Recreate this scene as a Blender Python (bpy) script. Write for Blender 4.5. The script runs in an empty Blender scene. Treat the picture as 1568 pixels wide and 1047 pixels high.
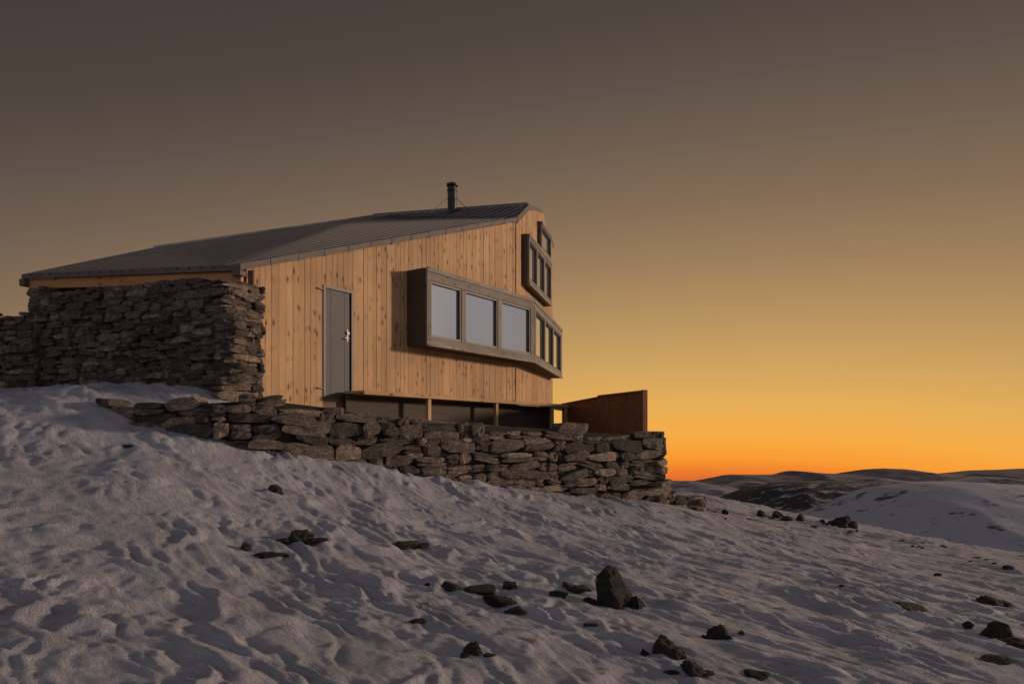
import bpy, math, random
import numpy as np
from mathutils import Vector, noise as mnoise
random.seed(7)
F=1045.3; H=665.0; CX=784.0
def P(px,py,Y): return Vector(((px-CX)/F*Y, Y, (H-py)/F*Y))
def Z(py,Y): return (H-py)/F*Y
scene=bpy.context.scene
# ---------------- material helpers
def newmat(name):
    m=bpy.data.materials.new(name); m.use_nodes=True
    nt=m.node_tree; nt.nodes.clear()
    out=nt.nodes.new('ShaderNodeOutputMaterial'); b=nt.nodes.new('ShaderNodeBsdfPrincipled')
    nt.links.new(b.outputs[0],out.inputs[0]); return m,nt,b
def N(nt,t,**kw):
    n=nt.nodes.new(t)
    for k,v in kw.items(): setattr(n,k,v)
    return n
def ramp(nt,stops,interp='LINEAR'):
    r=nt.nodes.new('ShaderNodeValToRGB'); r.color_ramp.interpolation=interp
    e=r.color_ramp.elements
    while len(e)<len(stops): e.new(0.5)
    for i,(p,c) in enumerate(stops):
        e[i].position=p; e[i].color=(c[0],c[1],c[2],1) if hasattr(c,'__len__') else (c,c,c,1)
    return r
def lin(c):
    return tuple(((v/255)/12.92 if v/255<=.04045 else ((v/255+.055)/1.055)**2.4) for v in c)
def mix(nt,fac,a,b,mode='MIX'):
    n=nt.nodes.new('ShaderNodeMix'); n.data_type='RGBA'; n.blend_type=mode
    for s,v in ((n.inputs[0],fac),(n.inputs[6],a),(n.inputs[7],b)):
        if hasattr(v,'is_linked') or hasattr(v,'links'): nt.links.new(v,s)
        elif hasattr(v,'__len__'): s.default_value=(v[0],v[1],v[2],1)
        else: s.default_value=v
    return n.outputs[2]
def math_(nt,op,a,b=None,c=None,clamp=False):
    n=nt.nodes.new('ShaderNodeMath'); n.operation=op; n.use_clamp=clamp
    for i,v in enumerate((a,b,c)):
        if v is None: continue
        if hasattr(v,'links'): nt.links.new(v,n.inputs[i])
        else: n.inputs[i].default_value=v
    return n.outputs[0]
def tex(nt,vec,scale,detail=6,rough=.6,t='ShaderNodeTexNoise'):
    n=nt.nodes.new(t); n.inputs['Scale'].default_value=scale
    if t=='ShaderNodeTexNoise':
        n.inputs['Detail'].default_value=detail; n.inputs['Roughness'].default_value=rough
    nt.links.new(vec,n.inputs['Vector']); return n
def bump(nt,b,h,strength,dist):
    n=nt.nodes.new('ShaderNodeBump'); n.inputs['Strength'].default_value=strength; n.inputs['Distance'].default_value=dist
    nt.links.new(h,n.inputs['Height']); nt.links.new(n.outputs[0],b.inputs['Normal'])
def mapping(nt,vec,scale,rot=None):
    n=nt.nodes.new('ShaderNodeMapping'); n.inputs['Scale'].default_value=scale
    if rot: n.inputs['Rotation'].default_value=rot
    nt.links.new(vec,n.inputs['Vector']); return n.outputs[0]

def wood_mat(name,c_lo,c_hi,knots=True,rough=.75,dark=.25,var=.10):
    m,nt,b=newmat(name)
    uv=N(nt,'ShaderNodeUVMap').outputs[0]; geo=N(nt,'ShaderNodeNewGeometry')
    rnd=geo.outputs['Random Per Island']
    off=N(nt,'ShaderNodeCombineXYZ'); nt.links.new(math_(nt,'MULTIPLY',rnd,37.),off.inputs[1]); nt.links.new(math_(nt,'MULTIPLY',rnd,11.),off.inputs[2])
    add=N(nt,'ShaderNodeVectorMath',operation='ADD'); nt.links.new(uv,add.inputs[0]); nt.links.new(off.outputs[0],add.inputs[1])
    v=add.outputs[0]
    g=tex(nt,mapping(nt,v,(45,1.6,1)),1,5,.6)
    g2=tex(nt,mapping(nt,v,(6,.7,1)),1,4,.6)
    r=ramp(nt,[(.25,c_lo),(.75,c_hi)]); nt.links.new(g.outputs[0],r.inputs[0])
    col=mix(nt,math_(nt,'MULTIPLY',g2.outputs[0],.6),r.outputs[0],tuple(x*.70 for x in c_lo),'MIX')
    hr=ramp(nt,[(0,1-var),(1,1+var)]); nt.links.new(rnd,hr.inputs[0])
    col=mix(nt,1.0,col,hr.outputs[0],'MULTIPLY')
    if knots:
        vo=tex(nt,mapping(nt,v,(8,3.6,1)),1,t='ShaderNodeTexVoronoi')
        kr=ramp(nt,[(.0,1),(.12,1),(.18,.4),(.33,0)]); nt.links.new(vo.outputs['Distance'],kr.inputs[0])
        col=mix(nt,math_(nt,'MULTIPLY',kr.outputs[0],.85),col,tuple(x*dark for x in c_lo))
    st=tex(nt,geo.outputs['Position'],.9,5,.6); sr=ramp(nt,[(.35,.8),(.65,1.05)]); nt.links.new(st.outputs[0],sr.inputs[0])
    col=mix(nt,1.0,col,sr.outputs[0],'MULTIPLY')
    nt.links.new(col,b.inputs['Base Color']); b.inputs['Roughness'].default_value=rough
    b.inputs['Specular IOR Level'].default_value=.25
    bump(nt,b,g.outputs[0],.35,.004)
    return m
M={}
M['wood']=wood_mat('larch_cladding',(.53,.310,.155),(.68,.435,.235),dark=.18)
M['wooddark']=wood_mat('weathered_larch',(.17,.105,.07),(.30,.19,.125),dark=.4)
M['frame']=wood_mat('window_surround_board',(.20,.165,.135),(.40,.34,.28),knots=True,dark=.5,var=.2)
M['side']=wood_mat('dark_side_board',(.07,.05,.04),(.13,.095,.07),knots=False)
M['fence']=wood_mat('fence_board',(.22,.09,.04),(.34,.15,.07),knots=True)
M['fascia']=wood_mat('fascia_board',(.6,.28,.11),(.8,.42,.17),knots=True)
def simple(name,c,rough=.6,metal=0,nscale=8,var=.25,bs=.15):
    m,nt,b=newmat(name); geo=N(nt,'ShaderNodeNewGeometry')
    n=tex(nt,geo.outputs['Position'],nscale,6,.65); r=ramp(nt,[(.3,tuple(x*(1-var) for x in c)),(.7,tuple(x*(1+var) for x in c))])
    nt.links.new(n.outputs[0],r.inputs[0]); nt.links.new(r.outputs[0],b.inputs['Base Color'])
    b.inputs['Roughness'].default_value=rough; b.inputs['Metallic'].default_value=metal
    bump(nt,b,n.outputs[0],bs,.01); return m
M['door']=simple('door_paint',(.060,.051,.045),.6)
M['sash']=simple('dark_sash',(.06,.045,.038),.5)
M['black']=simple('black_steel',(.015,.015,.016),.45)
M['metal']=simple('steel_hardware',(.22,.2,.18),.5,.6)
M['roof']=simple('roof_board',(.19,.165,.165),.5,0,2.2,.35)
M['seam']=simple('roof_seam',(.07,.058,.057),.6,0,4,.3)
M['roofedge']=simple('roof_edge',(.13,.10,.085),.7,0,5,.3)
M['core']=simple('wall_core',(.03,.025,.02),.95)
m,nt,b=newmat('window_glass'); geo=N(nt,'ShaderNodeNewGeometry')
n=tex(nt,geo.outputs['Position'],.5,2,.4); r=ramp(nt,[(.3,(.70,.72,.72)),(.7,(.80,.82,.82))]); nt.links.new(n.outputs[0],r.inputs[0]); nt.links.new(r.outputs[0],b.inputs['Base Color'])
b.inputs['Metallic'].default_value=.88; b.inputs['Roughness'].default_value=.04; M['glass']=m
# stone
def stone_mat(name,k=1.0):
    m,nt,b=newmat(name); geo=N(nt,'ShaderNodeNewGeometry'); pos=geo.outputs['Position']
    rnd=geo.outputs['Random Per Island']
    n=tex(nt,pos,5,9,.7); n2=tex(nt,pos,30,6,.7); n3=tex(nt,mapping(nt,pos,(3,3,17)),3,7,.7)
    r=ramp(nt,[(.30,(.030*k,.0255*k,.022*k)),(.46,(.12*k,.098*k,.081*k)),(.58,(.25*k,.207*k,.172*k)),(.70,(.46*k,.39*k,.33*k))])
    nt.links.new(math_(nt,'ADD',math_(nt,'MULTIPLY',n.outputs[0],.5),math_(nt,'MULTIPLY',n3.outputs[0],.5)),r.inputs[0])
    rr=ramp(nt,[(0,(.36,.35,.34)),(.5,(.82,.78,.75)),(.85,(1.12,1.02,.93)),(1,(1.9,1.72,1.5))]); nt.links.new(rnd,rr.inputs[0])
    col=mix(nt,1.0,r.outputs[0],rr.outputs[0],'MULTIPLY')
    sp=ramp(nt,[(.35,.42),(.6,1.25)]); nt.links.new(n2.outputs[0],sp.inputs[0])
    col=mix(nt,1.0,col,sp.outputs[0],'MULTIPLY')
    nt.links.new(col,b.inputs['Base Color']); b.inputs['Roughness'].default_value=.85
    h=math_(nt,'ADD',math_(nt,'MULTIPLY',n3.outputs[0],1.),math_(nt,'MULTIPLY',n2.outputs[0],.4))
    bump(nt,b,h,1.0,.06); return m
M['stone']=stone_mat('dry_stone',1.25); M['rock']=stone_mat('dark_rock',.26)
# snow
m,nt,b=newmat('wind_packed_snow'); geo=N(nt,'ShaderNodeNewGeometry'); pos=geo.outputs['Position']
n=tex(nt,pos,1.2,9,.68); n2=tex(nt,pos,55,5,.7); n4=tex(nt,mapping(nt,mapping(nt,pos,(1,1,1),(0,0,math.radians(45))),(6,20,10)),1,7,.7)
r=ramp(nt,[(.3,(.36,.355,.395)),(.5,(.47,.46,.50)),(.7,(.60,.58,.61))]); nt.links.new(n.outputs[0],r.inputs[0])
nt.links.new(r.outputs[0],b.inputs['Base Color']); b.inputs['Roughness'].default_value=.42; b.inputs['Specular IOR Level'].default_value=.5
bump(nt,b,math_(nt,'ADD',math_(nt,'MULTIPLY',n2.outputs[0],.22),n4.outputs[0]),.9,.06); M['snow']=m
def hill_mat(name,snow,rock,thr,scale,soft=.06,nk=1.0):
    m,nt,b=newmat(name); geo=N(nt,'ShaderNodeNewGeometry'); pos=geo.outputs['Position']
    n=tex(nt,pos,scale,12,.72); 
    sep=N(nt,'ShaderNodeSeparateXYZ'); nt.links.new(geo.outputs['Normal'],sep.inputs[0])
    v=math_(nt,'ADD',n.outputs[0],math_(nt,'MULTIPLY',math_(nt,'SUBTRACT',sep.outputs[2],.95),nk))
    r=ramp(nt,[(thr-soft,rock),(thr+soft,snow)]); nt.links.new(v,r.inputs[0]); nt.links.new(r.outputs[0],b.inputs['Base Color'])
    b.inputs['Roughness'].default_value=.9; return m

# ---------------- mesh helpers
class MB:
    def __init__(s): s.v=[]; s.f=[]; s.uv=[]; s.mi=[]
    def face(s,idx,uvs=None,mi=0):
        s.f.append(idx); s.uv.append(uvs if uvs else [(0,0)]*len(idx)); s.mi.append(mi)
    def hexa(s,c,mi=0,uax=None):
        b=len(s.v); s.v+= [Vector(p) for p in c]
        for q in ((0,1,5,4),(1,2,6,5),(2,3,7,6),(3,0,4,7),(4,5,6,7),(3,2,1,0)):
            pts=[s.v[b+i] for i in q]
            if uax is None: uvs=[(p.x*.8+p.y*.6,p.z) for p in pts]
            elif uax=='long':
                d=(s.v[b+1]-s.v[b]).normalized(); uvs=[(p.z+ (p-d*p.dot(d)).length*.3,p.dot(d)) for p in pts]
            else: uvs=[(p.dot(uax),p.z) for p in pts]
            s.face([b+i for i in q],uvs,mi)
    def build(s,name,mats,parent=None,smooth=False):
        me=bpy.data.meshes.new(name); me.from_pydata([tuple(v) for v in s.v],[],s.f)
        uvl=me.uv_layers.new(name='UVMap'); flat=[c for f in s.uv for uv in f for c in uv]
        uvl.data.foreach_set('uv',flat)
        for m in (mats if isinstance(mats,list) else [mats]): me.materials.append(m)
        me.polygons.foreach_set('material_index',s.mi)
        if smooth: me.polygons.foreach_set('use_smooth',[True]*len(s.f))
        o=bpy.data.objects.new(name,me); scene.collection.objects.link(o)
        if parent: o.parent=parent
        return o
def empty(name):
    o=bpy.data.objects.new(name,None); scene.collection.objects.link(o); return o
def V2(x,y): return Vector((x,y,0))
def seg(mb,a,b,n,t0,t1,z0a,z1a,z0b=None,z1b=None,mi=0,uax=None):
    if z0b is None: z0b=z0a
    if z1b is None: z1b=z1a
    a=Vector((a[0],a[1],0)); b=Vector((b[0],b[1],0))
    def q(p,t,z): r=p+n*t; return (r.x,r.y,z)
    mb.hexa([q(a,t1,z0a),q(b,t1,z0b),q(b,t0,z0b),q(a,t0,z0a),q(a,t1,z1a),q(b,t1,z1b),q(b,t0,z1b),q(a,t0,z1a)],mi,uax)
def onpx(px,p,d):
    k=(px-CX)/F; s=(k*p[1]-p[0])/(d[0]-k*d[1]); return V2(p[0]+s*d[0],p[1]+s*d[1])
D1=V2(.565,.825); N1=V2(.825,-.565)
PW=V2(-3.24,12.6)
C=onpx(787.5,PW,D1); Dk=V2((845-CX)/F*22.5,22.5)
D2=(Dk-C).normalized(); N2=V2(D2.y,-D2.x)

house=empty('mountain_cabin')
# ---------------- roof
RA=P(33,420,12.8); RB=P(366,405.5,10.85); RC=P(790,334,17.5); RP=P(809,314,19.0); RI=P(573,331,21); RG=P(236,379,17)
RQ=P(827,322,20.9); RD=P(846,362,22.6); RD.z=6.3; RX=Vector((-4.0,25,5.0)); RY=Vector((-10.5,18.5,4.2))
tris=[(RA,RB,RG),(RB,RI,RG),(RB,RC,RI),(RC,RP,RI),(RP,RQ,RI),(RQ,RX,RI),(RQ,RD,RX),(RG,RI,RX),(RG,RX,RY),(RA,RG,RY)]
def zroof(x,y):
    best=None
    for a,b_,c in tris:
        d=(b_.y-c.y)*(a.x-c.x)+(c.x-b_.x)*(a.y-c.y)
        l1=((b_.y-c.y)*(x-c.x)+(c.x-b_.x)*(y-c.y))/d; l2=((c.y-a.y)*(x-c.x)+(a.x-c.x)*(y-c.y))/d; l3=1-l1-l2
        mn=min(l1,l2,l3); z=l1*a.z+l2*b_.z+l3*c.z
        if best is None or mn>best[0]: best=(mn,z)
    return best[1]
mb=MB(); T=.09
for a,b_,c in tris:
    i=len(mb.v)
    mb.v+=[a.copy(),b_.copy(),c.copy(),a-Vector((0,0,T)),b_-Vector((0,0,T)),c-Vector((0,0,T))]
    mb.face([i,i+1,i+2]); mb.face([i+5,i+4,i+3])
    for q in ((0,1),(1,2),(2,0)): mb.face([i+q[0],i+q[0]+3,i+q[1]+3,i+q[1]],None,1)
mb.build('roof',[M['roof'],M['roofedge']],house)
mb=MB(); up=(RC-RB); up.z=0; up.normalize(); sd=V2(up.y,-up.x)
L=(RB-RA); nb=20
ridge=[(RA,RG),(RG,RI),(RI,RP),(RP,RC)]
def hit(p,d):
    best=None
    for a,b_ in ridge:
        e=V2(b_.x-a.x,b_.y-a.y); den=d.x*e.y-d.y*e.x
        if abs(den)<1e-6: continue
        t=((a.x-p.x)*e.y-(a.y-p.y)*e.x)/den; s=((a.x-p.x)*d.y-(a.y-p.y)*d.x)/den
        if t>.05 and -.001<=s<=1.001 and (best is None or t<best): best=t
    return best
for i in range(1,nb):
    s=RA+L*(i/nb); s.z=0; t=hit(s,up)
    if not t: continue
    k=max(2,int(t/.5)); s0=s-up*.02
    for j in range(k):
        a=s0+up*(t+.02)*j/k; b_=s0+up*(t+.02)*(j+1)/k
        za=zroof(a.x,a.y); zb=zroof(b_.x,b_.y)
        seg(mb,a,b_,sd,-.012,.012,za-.03,za+.018,zb-.03,zb+.018)
mb.build('roof_battens',M['seam'],house)
mb=MB()
def cap(a,b_,h,w=.2,z0=-.12,mi=0):
    d=V2(b_.x-a.x,b_.y-a.y).normalized(); n=V2(-d.y,d.x)
    seg(mb,a,b_,n,-w,.02,a.z+z0,a.z+h,b_.z+z0,b_.z+h)
cap(RG,RI,.035,.06); cap(RI,RP,.06,.06)
mb.build('ridge_flashing',M['roof'],house)
mb=MB()
d=V2(RC.x-RB.x,RC.y-RB.y).normalized(); n=V2(d.y,-d.x)
for j in range(14):
    a=RB.lerp(RC,j/14); b_=RB.lerp(RC,(j+1)/14-.002); h=.012+.010*random.random()
    seg(mb,a,b_,n,.0,.04,a.z-.09-.02*random.random(),a.z+h,b_.z-.09,b_.z+h)
a,b_=RC,RP; d=V2(b_.x-a.x,b_.y-a.y).normalized(); n=V2(d.y,-d.x)
seg(mb,a,b_,n,.0,.04,a.z-.14,a.z+.03,b_.z-.14,b_.z+.03)
seg(mb,RP,RQ,n,.0,.04,RP.z-.14,RP.z+.02,RQ.z-.14,RQ.z+.02)
seg(mb,RQ,RD,n,.0,.04,RQ.z-.14,RQ.z+.02,RD.z-.14,RD.z+.02)
mb.build('verge_board',M['roofedge'],house)
mb=MB(); d=V2(RB.x-RA.x,RB.y-RA.y).normalized(); n=V2(d.y,-d.x)
a=RA+d*.12; b_=RB-d*.02
seg(mb,a,b_,n,-.12,-.06,RA.z-.26,RA.z-.09,RB.z-.29,RB.z-.09,uax='long')
mb.build('eave_fascia',M['fascia'],house)
mb=MB(); seg(mb,RB-d*.12,RB+d*.05,n,-.10,.03,RB.z-.17,RB.z-.09); seg(mb,RA-d*.02,RA+d*.12,n,-.16,.03,RA.z-.22,RA.z-.09)
mb.build('eave_end_block',M['roofedge'],house)

# ---------------- cladding
def boards(mb,p0,p1,n,zb,ztop,w=.125,gap=.008,th=.03,holes=()):
    Lg=(p1-p0).length; d=(p1-p0)/Lg; u=0; 
    while u<Lg-.01:
        ww=w*random.choice((.8,1,1,1.15)); u1=min(u+ww,Lg); a=p0+d*u; b_=p0+d*(u1-gap)
        j=random.uniform(-.004,.004); z0=zb
        for (h0,h1,hz0,hz1) in holes:
            if u1>h0 and u<h1: 
                z0=hz1
                if u<h0-.02: seg(mb,a,p0+d*(h0-.003),n,0,th+j,zb,hz1-.002,uax=d)
                if u1>h1+.02: seg(mb,p0+d*(h1+.003),b_,n,0,th+j,zb,hz1-.002,uax=d)
        seg(mb,a,b_,n,0,th+j,z0,ztop(a),z0,ztop(b_),uax=d)
        u=u1
W0=onpx(376,PW,D1)
dp0=onpx(493,PW,D1); dp1=onpx(539,PW,D1)
ud0=(dp0-W0).length; ud1=(dp1-W0).length
mb=MB(); zt=lambda p: zroof(p.x,p.y)-.10
boards(mb,W0,C,N1,.42,zt,holes=[(ud0,ud1,.4,2.70)])
boards(mb,C,Dk,N2,.42,zt)
seg(mb,C+N1*.005,C+D2*.05,N2,.0,.045,.42,zt(C),uax=D2)
mb.build('larch_cladding',M['wood'],house)
mb=MB(); 
back=[Vector((RX.x+.3,RX.y-.3,0)),Vector((RY.x+.6,RY.y-.2,0)),Vector((-8.75,13.05,0)),Vector((-4.35,11.35,0))]
body=[W0,C,Dk]+back
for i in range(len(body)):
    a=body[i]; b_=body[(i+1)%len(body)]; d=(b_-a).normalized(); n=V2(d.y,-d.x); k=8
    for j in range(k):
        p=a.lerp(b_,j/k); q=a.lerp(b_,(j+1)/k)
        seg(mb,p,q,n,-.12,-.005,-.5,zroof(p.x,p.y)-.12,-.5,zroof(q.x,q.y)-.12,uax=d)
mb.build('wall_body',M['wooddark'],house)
def fr(mb,p0,p1,n,z0,z1,w,t0,t1,mi=0,bottom=True):
    d=(p1-p0).normalized()
    seg(mb,p0,p0+d*w,n,t0,t1,z0,z1,mi=mi,uax=d); seg(mb,p1-d*w,p1,n,t0,t1,z0,z1,mi=mi,uax=d)
    seg(mb,p0+d*w,p1-d*w,n,t0,t1-.002,z1-w,z1,mi=mi,uax='long')
    if bottom: seg(mb,p0+d*w,p1-d*w,n,t0,t1-.002,z0,z0+w,mi=mi,uax='long')
mb=MB(); fr(mb,dp0,dp1,N1,.62,2.70,.05,0,.045); mb.build('door_frame',M['sash'],house)
mb=MB(); seg(mb,dp0+D1*.052,dp1-D1*.052,N1,0,.012,.67,2.648); 
a=dp0+D1*.19; b_=dp1-D1*.19
for q in (a,b_): seg(mb,q,q+D1*.006,N1,.012,.016,.67,2.648)
mb.build('door_leaf',M['door'],house)
mb=MB(); hx=dp1-D1*.13
seg(mb,hx-D1*.016,hx+D1*.016,N1,.013,.022,1.74,1.96); seg(mb,hx-D1*.09,hx+D1*.012,N1,.045,.06,1.78,1.80); seg(mb,hx-D1*.01,hx+D1*.01,N1,.022,.06,1.78,1.80)
seg(mb,hx-D1*.03,hx+D1*.03,N1,.023,.045,1.87,1.92)
mb.build('door_hardware',M['metal'],house)
mb=MB()
for z in (.82,2.60): seg(mb,dp0-D1*.14,dp0+D1*.02,N1,.05,.07,z,z+.025)
mb.build('door_hinge',M['sash'],house)
# ---------------- bay windows
def winface(name,p0,p1,n,z0,z1,panes,pz0,pz1,th=.06,wd=.04):
    d=(p1-p0).normalized(); L=(p1-p0).length
    mb=MB()
    seg(mb,p0,p1,n,-.02,th,z0,pz0,uax='long'); seg(mb,p0,p1,n,-.02,th,pz1,z1,uax='long')
    seg(mb,p0-d*.015,p1,n,th,th+.02,z1-.07,z1+.02,uax='long'); seg(mb,p0-d*.015,p1,n,th,th+.02,z0-.02,z0+.05,uax='long')
    edges=[0]+[x for p in panes for x in p]+[L]
    for i in range(0,len(edges),2):
        seg(mb,p0+d*edges[i],p0+d*edges[i+1],n,-.02,th-.003,pz0+.001,pz1-.001,uax=d)
    mb.build(name+'_surround',M['frame'],house)
    mb=MB(); g=MB()
    for a,b_ in panes:
        q0=p0+d*a; q1=p0+d*b_
        fr(mb,q0+d*.002,q1-d*.002,n,pz0+.002,pz1-.002,wd,-.03,th-.02)
        seg(g,q0+d*wd*.9,q1-d*wd*.9,n,-.035,-.015,pz0+wd*.9,pz1-wd*.9)
    mb.build(name+'_sash',M['sash'],house); g.build(name+'_glass',M['glass'],house)
bw0=onpx(623,PW,D1); f0=bw0+N1*.50
f1=onpx(815,f0,D1); e1=V2((858-CX)/F*22.1,22.1); DE=(e1-f1).normalized(); NE=V2(DE.y,-DE.x)
zb0,zb1=1.82,3.38
def u(px,p,d): return (onpx(px,p,d)-p).length
winface('bay_window_front',f0,f1,N1,zb0,zb1,[(u(657,f0,D1),u(704,f0,D1)),(u(710,f0,D1),u(760,f0,D1)),(u(765,f0,D1),u(810,f0,D1))],2.0,3.14)
LE=(e1-f1).length
winface('bay_window_end',f1,e1,NE,zb0,zb1,[(LE*.05,LE*.32),(LE*.35,LE*.62),(LE*.65,LE*.94)],2.0,3.14)
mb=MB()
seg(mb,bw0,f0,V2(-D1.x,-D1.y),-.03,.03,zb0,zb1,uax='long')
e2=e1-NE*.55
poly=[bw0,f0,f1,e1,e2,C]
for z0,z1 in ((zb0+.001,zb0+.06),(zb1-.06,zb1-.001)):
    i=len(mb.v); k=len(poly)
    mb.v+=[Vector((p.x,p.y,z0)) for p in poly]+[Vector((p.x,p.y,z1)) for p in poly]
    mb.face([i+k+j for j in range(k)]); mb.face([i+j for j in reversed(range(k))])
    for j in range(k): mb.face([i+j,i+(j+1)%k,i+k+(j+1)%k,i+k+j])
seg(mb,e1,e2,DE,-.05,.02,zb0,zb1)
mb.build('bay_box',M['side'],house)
def sidebox(name,Ya,Yb,off,z0,z1,npan,margin=.2):
    a=C+D2*((Ya-C.y)/D2.y); b_=C+D2*((Yb-C.y)/D2.y)
    fa=a+N2*off; fb=b_+N2*off; L=(fb-fa).length
    pn=[(L*(i/npan)+.07,L*((i+1)/npan)-.07) for i in range(npan)]
    winface(name,fa,fb,N2,z0,z1,pn,z0+margin,z1-margin)
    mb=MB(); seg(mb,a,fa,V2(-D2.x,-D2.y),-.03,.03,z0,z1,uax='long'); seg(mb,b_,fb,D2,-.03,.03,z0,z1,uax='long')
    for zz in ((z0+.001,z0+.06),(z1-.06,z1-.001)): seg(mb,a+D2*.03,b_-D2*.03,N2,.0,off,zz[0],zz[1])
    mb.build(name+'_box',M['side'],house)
sidebox('upper_window',18.1,21.2,.18,3.97,5.30,3,.16)
sidebox('attic_window',20.1,21.6,.10,5.42,6.26,1,.12)
# ---------------- chimney
def cyl(mb,p0,p1,r0,r1,n=20,caps=True):
    p0=Vector(p0);p1=Vector(p1); d=(p1-p0).normalized(); x=d.orthogonal().normalized(); y=d.cross(x); i=len(mb.v)
    for p,r in ((p0,r0),(p1,r1)):
        for k in range(n):
            a=2*math.pi*k/n; mb.v.append(p+x*r*math.cos(a)+y*r*math.sin(a))
    for k in range(n): mb.face([i+k,i+(k+1)%n,i+n+(k+1)%n,i+n+k])
    if caps: mb.face([i+k for k in reversed(range(n))]); mb.face([i+n+k for k in range(n)])
Yc=19.6; c=P(692.5,320,Yc); zt_=Z(283,Yc); mb=MB()
cyl(mb,(c.x,c.y,5.6),(c.x,c.y,zt_-.10),.135,.135); cyl(mb,(c.x,c.y,zt_-.10),(c.x,c.y,zt_-.04),.095,.095)
cyl(mb,(c.x,c.y,zt_-.04),(c.x,c.y,zt_+.02),.165,.165); cyl(mb,(c.x,c.y,zt_-.19),(c.x,c.y,zt_-.15),.15,.15); cyl(mb,(c.x,c.y,5.9),(c.x,c.y,6.3),.19,.145)
for tgt in ((656,322,18.9),(722,320,19.3),(700,323,21.5)):
    q=P(*tgt); cyl(mb,(c.x,c.y,zt_-.28),(q.x,q.y,q.z-.1),.008,.008,6)
mb.build('chimney_pipe',M['black'],house,smooth=False)

# ---------------- deck bench
mb=MB(); q0=onpx(556,f0+N1*.08,D1); back0=q0-N1*.53; 
dend=onpx(868,f0+N1*.08,D1); 
def planks(mb,a,b_,n,t0,t1,z,k,th=.045):
    w=(t1-t0)/k
    for i in range(k): seg(mb,a,b_,n,t0+w*i,t0+w*(i+1)-.008,z-th,z+random.uniform(-.002,.002),uax='long')
planks(mb,back0,dend-N1*.53,N1,.05,.53,.80,4)
seg(mb,back0,dend-N1*.53,N1,.532,.56,.73,.805,uax='long')
g0=dend; g1=dend+D2*3.2
planks(mb,g0,g1,N2,-.75,-.02,.80,5); seg(mb,g0,g1,N2,-.015,.015,.73,.805,uax='long')
for px in (653,757,843,864):
    p=onpx(px,f0+N1*.02,D1); seg(mb,p,p+D1*.09,N1,-.02,.05,-.1,.75,uax=D1)
mb.build('bench_deck',M['wood'],house)
mb=MB(); seg(mb,q0-N1*.45,dend-N1*.45,N1,-.03,0,-.1,.74,uax='long'); mb.build('bench_gap_shade',M['side'],house)  # dark sheet standing in for the shade of the gap below the bench

# ---------------- stones
def stone(mb,c,ax,ay,az,sx,sy,sz,mi=0,rough=.18,nx=5,ny=2,nz=3):
    seed=Vector((random.uniform(-99,99),random.uniform(-99,99),random.uniform(-99,99)))
    idx={}
    tx=random.uniform(-.14,.14); tz=random.uniform(-.30,.30); tp=random.uniform(-.25,.25)
    c0=[random.uniform(.0,.30) if random.random()<.5 else 0 for _ in range(4)]
    for i in range(nx+1):
        for j in range(ny+1):
            for k in range(nz+1):
                if 0<i<nx and 0<j<ny and 0<k<nz: continue
                x=2*i/nx-1;y=2*j/ny-1;z=2*k/nz-1
                e=abs(x)**6*abs(z)**3
                s=1-.07*e
                cc=c0[(1 if x>0 else 0)+(2 if z>0 else 0)]*(abs(x)*abs(z))**2
                n=mnoise.noise_vector(Vector((x*1.7,y*1.3,z*1.1))+seed)
                X=(x*(s-cc*.6)+n.x*rough*.6+tx*z); Y_=(y*s+n.y*rough*1.1-.1*abs(x)**4); Z_=(z*(s-cc)*(1+tz*x)+n.z*rough*1.3+tp*x*.4)
                idx[(i,j,k)]=len(mb.v); mb.v.append(c+ax*(X*sx)+ay*(Y_*sy)+az*(Z_*sz))
    def quad(a,b_,c_,d_): mb.face([idx[a],idx[b_],idx[c_],idx[d_]],None,mi)
    for i in range(nx):
        for j in range(ny):
            quad((i,j,0),(i,j+1,0),(i+1,j+1,0),(i+1,j,0)); quad((i,j,nz),(i+1,j,nz),(i+1,j+1,nz),(i,j+1,nz))
        for k in range(nz):
            quad((i,0,k),(i+1,0,k),(i+1,0,k+1),(i,0,k+1)); quad((i,ny,k),(i,ny,k+1),(i+1,ny,k+1),(i+1,ny,k))
    for j in range(ny):
        for k in range(nz):
            quad((0,j,k),(0,j,k+1),(0,j+1,k+1),(0,j+1,k)); quad((nx,j,k),(nx,j+1,k),(nx,j+1,k+1),(nx,j,k+1))
def interp(lst,s):
    for i in range(len(lst)-1):
        if s<=lst[i+1][0]:
            a,b_=lst[i],lst[i+1]; t=max(0,(s-a[0])/(b_[0]-a[0]+1e-9)); return [a[q]+(b_[q]-a[q])*t for q in range(len(a))]
    return list(lst[-1])
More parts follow.
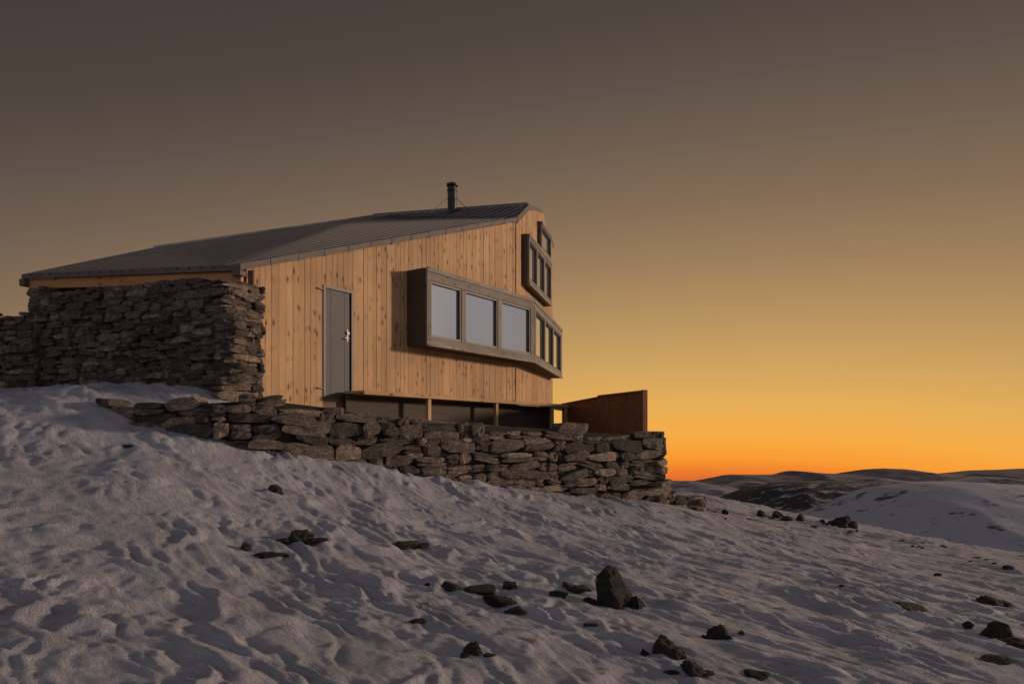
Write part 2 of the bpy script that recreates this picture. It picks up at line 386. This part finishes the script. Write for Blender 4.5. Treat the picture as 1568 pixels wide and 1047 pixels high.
def stonewall(name,pts,hr=(.05,.13),lr=(.18,.55),depth=.3,parent=None,topjit=.04,core=True,tilt=.03,thin=.4,wob=.10,endpad=.03,drop=0.):
    lst=[]; s=0
    for i,p in enumerate(pts):
        if i: s+=math.hypot(p[0]-pts[i-1][0],p[1]-pts[i-1][1])
        lst.append((s,)+tuple(p))
    S=s; zmin=min(p[3] for p in pts)-.25; zmax=max(p[2] for p in pts)+.1
    mb=MB(); z=zmin
    so=random.uniform(0,100)
    while z<zmax:
        h=random.uniform(*hr)*random.choice((.8,1,1,1.35)); s=-random.uniform(0,.2)
        while s<S-.02:
            l=random.uniform(*lr)*(.75+h*3)
            if random.random()<.25: l*=.5
            if s+l>S+endpad: l=max(.08,S+endpad-s)
            sc=min(max(s+l/2,.0),S); _,x,y,zt0,zb0_=interp(lst,sc)
            zz=z+wob*mnoise.noise(Vector((sc*.35+so,z*1.2,0)))+wob*.35*mnoise.noise(Vector((sc*1.3+so,z*2,3)))
            _,xa,ya,_,_=interp(lst,max(0,sc-.15)); _,xb,yb,_,_=interp(lst,min(S,sc+.15))
            d=V2(xb-xa,yb-ya).normalized(); n=V2(d.y,-d.x)
            tj=topjit*mnoise.noise(Vector((sc*2.2+so,5,0)))*2-drop
            if zz+h*.85<zt0+tj and zz+h>zb0_-.25:
                rz=random.gauss(0,tilt); az=Vector((-d.x*rz,-d.y*rz,1)).normalized(); ax=(Vector((d.x,d.y,rz))).normalized()
                dp=depth*random.uniform(.85,1.0); pr=random.gauss(0,.028)
                hh=h*.5+.004
                rr=random.random()
                if h>.09 and rr<thin:
                    nn=3 if (h>.14 and rr<thin*.4) else 2
                    for q in range(nn):
                        lo=random.uniform(.0,.12)*l
                        stone(mb,Vector((x,y,zz+h*(q+.5)/nn))-n*(dp/2-pr-random.uniform(-.025,.02))+d*random.uniform(-lo,lo)*.5,ax,n,az,(l-lo)/2,dp/2,h*.5/nn*1.03)
                else: stone(mb,Vector((x,y,zz+h*.5))-n*(dp/2-pr),ax,n,az,l/2*.99,dp/2,hh)
            s+=l+random.uniform(0,.012)
        z+=h
    mats=[M['stone'],M['core']]
    if core:
        for i in range(len(pts)-1):
            a=V2(pts[i][0],pts[i][1]); b_=V2(pts[i+1][0],pts[i+1][1]); d=(b_-a).normalized(); n=V2(d.y,-d.x)
            seg(mb,a,b_,n,-depth-.1,-.10,pts[i][3]-.5,pts[i][2]-.12,pts[i+1][3]-.5,pts[i+1][2]-.12,mi=1)
    return mb.build(name,mats,parent)
def wp(px,pt,pb,Y): return ((px-CX)/F*Y,Y,Z(pt,Y),Z(pb,Y))
s0=wp(350,427,612,10.62); s1=onpx(405,PW+N1*.12,D1); s1=(s1.x,s1.y,s0[2]+.02,.5)
lw=wp(58,440,600,12.45); 
stonewall('cabin_stone_wall',[wp(42,442,600,12.62),lw,wp(200,432,600,11.5),s0,s1],hr=(.05,.13),lr=(.18,.55),parent=house,tilt=.03,endpad=.0,topjit=.02,drop=-.02)
stonewall('stone_wall',[wp(-420,500,600,15.5),wp(-150,488,600,13.6),wp(0,482,600,12.6),wp(52,474,600,12.3)],hr=(.05,.12),topjit=.08)
RW=[(70,603,614,10.3),(130,606,640,9.9),(200,610,664,9.6),(300,605,682,9.5),(345,602,692,9.55),(410,600,702,9.7),(500,611,713,10.1),(560,622,720,10.4),(640,634,730,10.8),(760,641,748,11.6),(860,648,762,12.4),(940,654,770,12.95),(1019,656,778,13.5)]
rw=[wp(*r) for r in RW]
e=rw[-1]; rw2=rw+[(e[0]+.02,e[1]+.3,e[2],e[3]-.1),(e[0]+.3,e[1]+3.5,e[2]-.05,e[3]-.5)]
stonewall('retaining_stone_wall',rw2,hr=(.06,.21),lr=(.18,.62),topjit=.05,tilt=.10,depth=.36,wob=.22,thin=.42,drop=.05)
stonewall('low_stone_wall',[wp(1000,750,785,14.3),wp(1040,752,785,14.5),wp(1076,757,788,14.7),((1078-CX)/F*15.3,15.3,-1.4,-2.1)],hr=(.06,.13),topjit=.05)
mb=MB(); top=[Vector((p[0]-.05,p[1]+.22,p[2]-.20)) for p in rw[2:]]+[Vector((e[0]+.0,e[1]+3.6,-.1)),Vector((1.5,23,.2)),Vector((-3,15,.25)),Vector((-4.6,11.5,.40)),Vector((-5.6,11.0,.40))]
cen=Vector((0,13.8,.15)); k=len(top); mb.v+=top+[Vector((p.x,p.y,-3)) for p in top]+[cen]
for j in range(k):
    mb.face([j,(j+1)%k,2*k]); mb.face([j,j+k,(j+1)%k+k,(j+1)%k])
mb.build('terrace_ground',M['stone'])
fence=empty('wooden_fence'); mb=MB()
fa=V2((986-CX)/F*15.6,15.6); fb=V2((918-CX)/F*17.4,17.4); fc=V2((862-CX)/F*19.6,19.6)
for a,b_,za,zb_ in ((fb,fa,Z(607.5,17.4),Z(600,15.6)),(fc,fb,Z(620,19.6),Z(609.5,17.4))):
    d=(b_-a).normalized(); n=V2(d.y,-d.x); L=(b_-a).length; uu=0
    while uu<L-.01:
        u1=min(uu+.12,L); p=a+d*uu;q=a+d*(u1-.006); 
        seg(mb,p,q,n,0,.03+random.uniform(-.003,.003),-.1,za+(zb_-za)*uu/L,-.1,za+(zb_-za)*u1/L,uax=d); uu=u1
    seg(mb,a,b_,n,-.03,.06,za,za+.04,zb_,zb_+.04,uax='long')
    seg(mb,a,b_,n,-.05,-.002,.5,.6)
d=(fa-fb).normalized(); n=V2(d.y,-d.x)
seg(mb,fa,fa+d*.07,n,-.05,.07,-.2,Z(599,15.6)+.03,uax=d)
seg(mb,fb-d*.03,fb+d*.03,n,-.12,-.05,-.2,.7,uax=d)
mb.build('fence_boards',M['fence'],fence)

# ---------------- terrain
ctrl=[(0,1047,3.3),(784,1047,4.0),(1568,1047,4.8),(-600,1150,2.6),(2100,1047,6),
(0,800,6),(400,800,7),(784,860,7.5),(1200,880,8.5),(1568,920,9),(2200,960,9),(200,720,8),(600,780,8.8),(1000,830,10),(1300,850,12),(-500,700,8),
(60,600,10.7),(130,640,9.6),(200,665,9.4),(345,693,9.4),(600,728,10.4),(860,763,12.2),(1020,779,13.3),
(60,596,12.0),(200,599,10.9),(120,601,10.4),(300,606,10.55),(-100,592,12.3),(-500,590,13),
(1076,788,14.4),(1080,758,24),(1160,776,23),(1240,794,21.5),(1310,806,20),(1400,825,18.5),(1568,850,16.5),(1900,900,14),
(1180,800,17),(1080,815,34),(1240,850,32),(1568,930,28),(2000,1000,24)]
cp=[P(*c_) for c_ in ctrl]+[Vector(v) for v in ((0,20,-1.6),(-6,20,.2),(-14,22,.5),(0,30,-3),(-10,32,-1.5),(0,0,-1.5),(-4,0,-.95),(4,0,-2.0),(0,-5,-1.8),(-20,0,1.3),(-20,14,2.5),(20,0,-4),(26,14,-6.5),(30,30,-12))]
cx=np.array([c_.x for c_ in cp]); cy=np.array([c_.y for c_ in cp]); cz=np.array([c_.z for c_ in cp])
def tps(r2): return .5*r2*np.log(r2+1e-9)
n_=len(cx); K=tps((cx[:,None]-cx)**2+(cy[:,None]-cy)**2)+np.eye(n_)*.15
A=np.zeros((n_+3,n_+3)); A[:n_,:n_]=K; A[:n_,n_]=1;A[:n_,n_+1]=cx;A[:n_,n_+2]=cy; A[n_:,:n_]=A[:n_,n_:].T
sol=np.linalg.solve(A,np.concatenate([cz,[0,0,0]]))
def gbase(x,y):
    xs=np.clip(x,-25,30); ys=np.clip(y,-5,32)
    z=sol[n_]+sol[n_+1]*xs+sol[n_+2]*ys
    for i in range(n_): z=z+sol[i]*tps((xs-cx[i])**2+(ys-cy[i])**2)
    z=z-np.maximum(y-32,0)*.55-np.maximum(x-30,0)*.45-np.maximum(-5-y,0)*.05+np.minimum(np.maximum(-25-x,0)*.1,3)
    return z
rng=np.random.RandomState(3); perm=rng.permutation(512); ang=rng.rand(512)*2*np.pi; gx=np.cos(ang); gy=np.sin(ang)
def pn(x,y):
    xi=np.floor(x).astype(int); yi=np.floor(y).astype(int); xf=x-xi; yf=y-yi
    u_=xf*xf*xf*(xf*(xf*6-15)+10); v_=yf*yf*yf*(yf*(yf*6-15)+10)
    def g(ix,iy,fx,fy):
        h=perm[(perm[ix&511]+iy)&511]; return gx[h]*fx+gy[h]*fy
    a=g(xi,yi,xf,yf);b_=g(xi+1,yi,xf-1,yf);c_=g(xi,yi+1,xf,yf-1);d_=g(xi+1,yi+1,xf-1,yf-1)
    return (a+(b_-a)*u_)+((c_+(d_-c_)*u_)-(a+(b_-a)*u_))*v_
def disp(x,y):
    th=math.radians(-42); ux=math.cos(th); uy=math.sin(th)
    w1=pn(x*.5,y*.5)*.3; w2=pn(x*.5+40,y*.5+9)*.3
    a=(x*ux+y*uy)+w1; b_=(-x*uy+y*ux)+w2
    z=.10*pn(x*.28,y*.28)+.06*pn(a*.5,b_*1.2+3)
    m_=np.clip(.6+1.6*pn(x*.33+3,y*.33+20),.15,1.2)
    def saw(q): return np.where(q>0,1-np.exp(-q*6),q*.8)
    n1=pn(a*.7,b_*2.6)+.45*pn(a*1.6+9,b_*6.1); z=z+.035*saw(n1)*m_
    def wave(per,wa,fa,seed):
        ph=b_/per+wa*pn(a*fa+seed,b_*fa*1.6+seed)+.35*wa*pn(a*fa*2.7+seed,b_*fa*3.5)
        f=ph-np.floor(ph); return np.where(f<.70,f/.70,(1-f)/.30)**1.2
    k1=np.clip(.6+1.6*pn(a*.9+11,b_*1.7+4),0,1.1); k2=np.clip(.65+1.6*pn(a*1.6+31,b_*2.6+14),0.1,1.1); k3=np.clip(.6+1.8*pn(a*.8+51,b_*1.1+1),0,1.1)
    z=z+.045*wave(.44,1.6,.9,2.)*k1+.040*wave(.23,1.7,1.5,7.)*k2*(.7+.4*m_)+.018*wave(.115,1.7,2.6,13.)*k3
    r2=1-np.abs(pn(a*7+3,b_*20))*2.4; z=z+.006*np.clip(r2,0,1)
    return z
ys=np.concatenate([np.linspace(-30,2.5,60),np.exp(np.arange(math.log(2.55),math.log(60),.0040)),np.linspace(64,400,50)])
uu=np.linspace(-math.asinh(300/3),math.asinh(300/3),1700); xs=3*np.sinh(uu)+.5
X,Yg=np.meshgrid(xs,ys)
fade=np.clip(1-(np.hypot(X,Yg)-60)/60,0,1)
Zg=gbase(X,Yg)+disp(X,Yg)*fade
ny_,nx_=X.shape; co=np.stack([X,Yg,Zg],-1).reshape(-1,3)
me=bpy.data.meshes.new('snow_ground'); me.vertices.add(len(co)); me.vertices.foreach_set('co',co.ravel().astype(np.float32))
ii=(np.arange(ny_-1)[:,None]*nx_+np.arange(nx_-1)).ravel(); fc_=np.stack([ii,ii+1,ii+nx_+1,ii+nx_],-1)
me.loops.add(fc_.size); me.loops.foreach_set('vertex_index',fc_.ravel().astype(np.int32))
me.polygons.add(len(fc_)); me.polygons.foreach_set('loop_start',(np.arange(len(fc_))*4).astype(np.int32))
me.polygons.foreach_set('use_smooth',np.ones(len(fc_),bool)); me.update(calc_edges=True); me.validate()
me.materials.append(M['snow']); o=bpy.data.objects.new('snow_ground',me); scene.collection.objects.link(o)
def gz(x,y): return float((gbase(np.array([x]),np.array([y]))+disp(np.array([x]),np.array([y])))[0])
def cast(px,py):
    k=(px-CX)/F; m_=(H-py)/F; Ys=np.exp(np.linspace(math.log(2.5),math.log(40),600)); g=gbase(k*Ys,Ys)+disp(k*Ys,Ys)
    hitm=np.where(g>=m_*Ys)[0]
    Y=Ys[hitm[0]] if len(hitm) else 20.; return Vector((k*Y,Y,gz(k*Y,Y)))
def rockmesh(mb,c,w,d,h):
    seed=Vector((random.uniform(-50,50),random.uniform(-50,50),random.uniform(-50,50)))
    cuts=[]
    for _ in range(9):
        v=Vector((random.gauss(0,1),random.gauss(0,1),random.gauss(.25,.8))).normalized(); cuts.append((v,random.uniform(.5,.85)))
    nu,nv=26,16; base=len(mb.v)
    for j in range(nv+1):
        ph=math.pi*j/nv
        for i in range(nu):
            th=2*math.pi*i/nu; p=Vector((math.sin(ph)*math.cos(th),math.sin(ph)*math.sin(th),math.cos(ph)))
            r=1.05
            for v,dd in cuts:
                dt=p.dot(v)
                if dt>.05: r=min(r,dd/dt)
            r*=1+.16*mnoise.noise(p*3+seed)+.10*mnoise.noise(p*8+seed)
            q=p*r; mb.v.append(c+Vector((q.x*w/2,q.y*d/2,q.z*h)))
    for j in range(nv):
        for i in range(nu): mb.face([base+j*nu+i,base+(j+1)*nu+i,base+(j+1)*nu+(i+1)%nu,base+j*nu+(i+1)%nu])
def cluster(mb,p,W,Hh,s):
    rockmesh(mb,p+Vector((0,.25*W*s,-Hh*s*.12)),W*s*.98,W*s*.8,Hh*s*1.25)
    if W>36:
        for sg in (-1,1): rockmesh(mb,p+Vector((sg*random.uniform(.3,.55)*W*s,random.uniform(0,.2)*W*s,-Hh*s*.08)),W*s*random.uniform(.4,.6),W*s*.4,Hh*s*random.uniform(.25,.5))
big=[(943,930,74,50),(1100,980,38,20),(1020,1004,58,24),(1062,1032,56,14),(727,1003,40,14),(455,830,60,14),(615,837,58,8),(1292,806,42,17),(1532,978,46,24),(1560,992,80,12),(1522,926,44,12),(418,755,26,9)]
for (px,py,w,h) in big:
    p=cast(px,py); s=p.y/F; mb=MB(); cluster(mb,p,w,h,s); mb.build('boulder' if w>30 else 'rock',M['rock'])
small=[(375,843,16,9),(405,853,56,4),(690,903,44,7),(735,908,66,6),(780,903,28,9),(765,923,56,7),(790,940,38,5),(850,913,36,6),(868,899,12,8),(890,905,44,4),(637,953,26,4),(1138,972,12,4),(1165,790,14,6),(1190,793,18,8),(1208,796,20,7),(1228,799,18,7),(1260,800,12,4),(1485,962,18,7),(1398,934,60,4),(1545,870,16,3),(655,897,12,3),(1530,1015,56,5),(1165,1040,46,7),(905,960,20,3),(1110,786,14,4),(475,822,10,4),(1290,900,8,3),(195,685,26,3),(1438,882,12,3)]
for _ in range(22):
    px=random.uniform(1095,1568)
    small.append((px,787+max(0,(px-1240))*.16+(px-1090)*.05+abs(random.gauss(0,6)),random.uniform(4,14),random.uniform(1.0,2.2)))
mb=MB()
for (px,py,w,h) in small:
    p=cast(px,py); s=p.y/F; rockmesh(mb,p+Vector((0,.2*w*s,-h*s*.05)),w*s*1.1,w*s*.9,h*s*1.4)
mb.build('scattered_rocks',M['rock'])

# ---------------- far hills
def ridge_mesh(name,ctrl_,Y,front,back,pyb,mat,amp,fs,nx=700,nyv=110,seed=0,crestamp=0,ridg=0):
    cpx=[c_[0] for c_ in ctrl_]; cpy=[c_[1] for c_ in ctrl_]
    px=np.linspace(cpx[0],cpx[-1],nx); py=np.interp(px,cpx,cpy)
    k=np.ones(5)/5; pyp=np.pad(py,2,mode='edge'); py=np.convolve(pyp,k,'valid')
    crest=(H-py)/F*Y; x0=(px-CX)/F*Y
    v=np.linspace(-1,1,nyv); V_,X0=np.meshgrid(v,x0,indexing='ij'); CR=np.broadcast_to(crest,V_.shape); PY=np.broadcast_to(py,V_.shape)
    Yy=np.where(V_<0,Y+V_*front,Y+V_*back)
    t=np.abs(V_); prof=np.cos(t*math.pi/2)**1.3
    zfront=(H-(pyb+(PY-pyb)*prof))/F*Yy
    zz=np.where(V_<0,zfront,CR-(1-prof)*back*.35)
    f=fs/Y; nzv=sum(pn(X0*f*2**o+seed*17,Yy*f*2**o+seed*5)/2**o for o in range(6))
    if ridg: nzv=nzv*.5+sum((.12-np.abs(pn(X0*f*2**o+seed*7,Yy*f*2**o+seed*3)))/1.8**o for o in range(6))*ridg
    zz=zz+amp*Y*nzv*(.15*crestamp+np.clip(t*3,0,1)*(1-.3*t))
    co=np.stack([X0,Yy,zz],-1).reshape(-1,3)
    me=bpy.data.meshes.new(name); a=(np.arange(nyv-1)[:,None]*nx+np.arange(nx-1)).ravel()
    me.from_pydata(co.tolist(),[],np.stack([a,a+1,a+nx+1,a+nx],-1).tolist()); me.polygons.foreach_set('use_smooth',[True]*len(a))
    me.materials.append(mat); o=bpy.data.objects.new(name,me); scene.collection.objects.link(o)
hm_far=hill_mat('far_mountain',(.19,.155,.165),(.10,.08,.085),.50,.0015)  # atmospheric haze tint mixed into the hill colours, strongest on this range
hm_far2=hill_mat('near_range',(.36,.32,.355),(.05,.042,.046),.51,.003)
hm_mid=hill_mat('rocky_hill_mat',(.42,.39,.43),(.025,.021,.023),.57,.012,.03,.4)
hm_snow=hill_mat('snow_hill_mat',(.45,.43,.48),(.06,.052,.056),.42,.016,.03,.6)
ridge_mesh('distant_mountains',[(300,738),(900,736),(1025,736),(1060,737),(1085,733),(1118,726),(1150,727),(1200,726),(1215,720),(1230,722),(1290,726),(1335,718),(1365,717),(1400,723),(1440,725),(1500,720),(1540,719),(1568,717),(1700,722),(2300,720),(3000,726)],12000,4000,3000,775,hm_far,.004,12,seed=1,crestamp=1.2,ridg=1)
ridge_mesh('mountain_range',[(300,750),(1000,744),(1055,735),(1095,744),(1140,736),(1180,739),(1260,742),(1330,731),(1380,737),(1420,737),(1500,729),(1568,735),(1900,735),(2600,745)],7500,3000,1500,800,hm_far2,.004,14,seed=2,crestamp=1.4,ridg=1)
ridge_mesh('rocky_hill',[(500,800),(1040,790),(1100,770),(1130,753),(1165,742),(1200,737),(1250,736),(1300,736),(1345,739),(1390,747),(1450,756),(1568,760),(1900,770),(2600,800)],3600,1700,800,870,hm_mid,.005,14,seed=3,crestamp=.8,ridg=1)
ridge_mesh('snow_hill',[(600,860),(1100,835),(1180,806),(1230,790),(1275,776),(1310,761),(1345,746),(1400,739),(1460,737),(1568,743),(1800,748),(2600,790)],1700,900,500,930,hm_snow,.004,10,seed=4,ridg=.8)
mb=MB(); R=13000; k=64; mb.v=[Vector((0,0,-1400))]+[Vector((R*math.cos(2*math.pi*i/k),R*math.sin(2*math.pi*i/k),-1400)) for i in range(k)]
for i in range(k): mb.face([0,1+i,1+(i+1)%k])
mb.build('valley_ground',hm_snow)

# ---------------- world
w=bpy.data.worlds.new('World'); scene.world=w; w.use_nodes=True; nt=w.node_tree; nt.nodes.clear()
out=N(nt,'ShaderNodeOutputWorld'); bg=N(nt,'ShaderNodeBackground'); nt.links.new(bg.outputs[0],out.inputs[0])
tc=N(nt,'ShaderNodeTexCoord'); sep=N(nt,'ShaderNodeSeparateXYZ'); nt.links.new(tc.outputs['Generated'],sep.inputs[0])
sx,sy,sz=sep.outputs
az=math.radians(17); dot=math_(nt,'ADD',math_(nt,'MULTIPLY',sx,math.sin(az)),math_(nt,'MULTIPLY',sy,math.cos(az)))
hl=math_(nt,'SQRT',math_(nt,'ADD',math_(nt,'MULTIPLY',sx,sx),math_(nt,'MULTIPLY',sy,sy)))
ca=math_(nt,'DIVIDE',dot,math_(nt,'MAXIMUM',hl,.001))
e_=math_(nt,'ADD',sz,math_(nt,'MULTIPLY',math_(nt,'SUBTRACT',1.,ca),.38))
fac=math_(nt,'MULTIPLY',math_(nt,'ADD',e_,.1),1/1.1,clamp=True)
stops=[(-.1,(150,75,45)),(-.066,(215,104,46)),(-.053,(238,122,44)),(-.032,(250,156,52)),(.0,(246,172,70)),(.04,(231,174,87)),(.094,(209,164,96)),(.148,(188,150,96)),(.233,(157,127,92)),(.313,(131,108,85)),(.387,(111,94,79)),(.455,(93,81,72)),(.53,(77,68,62)),(.7,(60,53,50)),(1.,(50,45,45))]
r=ramp(nt,[((p+.1)/1.1,lin(c_)) for p,c_ in stops]); nt.links.new(fac,r.inputs[0])
rear=ramp(nt,[(0,lin((100,88,92))),(.15,lin((142,137,142))),(.4,lin((140,139,147))),(1,lin((66,66,77)))]); nt.links.new(math_(nt,'MULTIPLY',math_(nt,'ADD',sz,.1),1/1.1,clamp=True),rear.inputs[0])
mr=N(nt,'ShaderNodeMapRange',interpolation_type='SMOOTHSTEP'); nt.links.new(sy,mr.inputs[0]); mr.inputs[1].default_value=.25; mr.inputs[2].default_value=.66; mr.inputs[3].default_value=1; mr.inputs[4].default_value=0
up_=N(nt,'ShaderNodeMapRange',interpolation_type='SMOOTHSTEP'); nt.links.new(sz,up_.inputs[0]); up_.inputs[1].default_value=.5; up_.inputs[2].default_value=.9; up_.inputs[3].default_value=1; up_.inputs[4].default_value=.6
sky=mix(nt,math_(nt,'MULTIPLY',mr.outputs[0],up_.outputs[0]),r.outputs[0],rear.outputs[0])
nt.links.new(sky,bg.inputs[0]); bg.inputs[1].default_value=1.0
# ---------------- sun (low, soft afterglow)
sl=bpy.data.lights.new('sun','SUN'); sl.energy=2.15; sl.angle=math.radians(5); sl.color=(1,.75,.56)
so=bpy.data.objects.new('sun',sl); scene.collection.objects.link(so)
dv=Vector((.95,.14,.16)).normalized(); so.rotation_euler=dv.to_track_quat('Z','Y').to_euler()
# ---------------- camera
cam=bpy.data.cameras.new('camera'); co_=bpy.data.objects.new('camera',cam); scene.collection.objects.link(co_); scene.camera=co_
cam.lens=24; cam.sensor_width=36; cam.shift_y=(H-523.5)/1568; cam.clip_end=60000; cam.clip_start=.05
co_.rotation_euler=(math.radians(90),0,0)
scene.view_settings.view_transform='Standard'
try: scene.view_settings.look='None'
except: pass
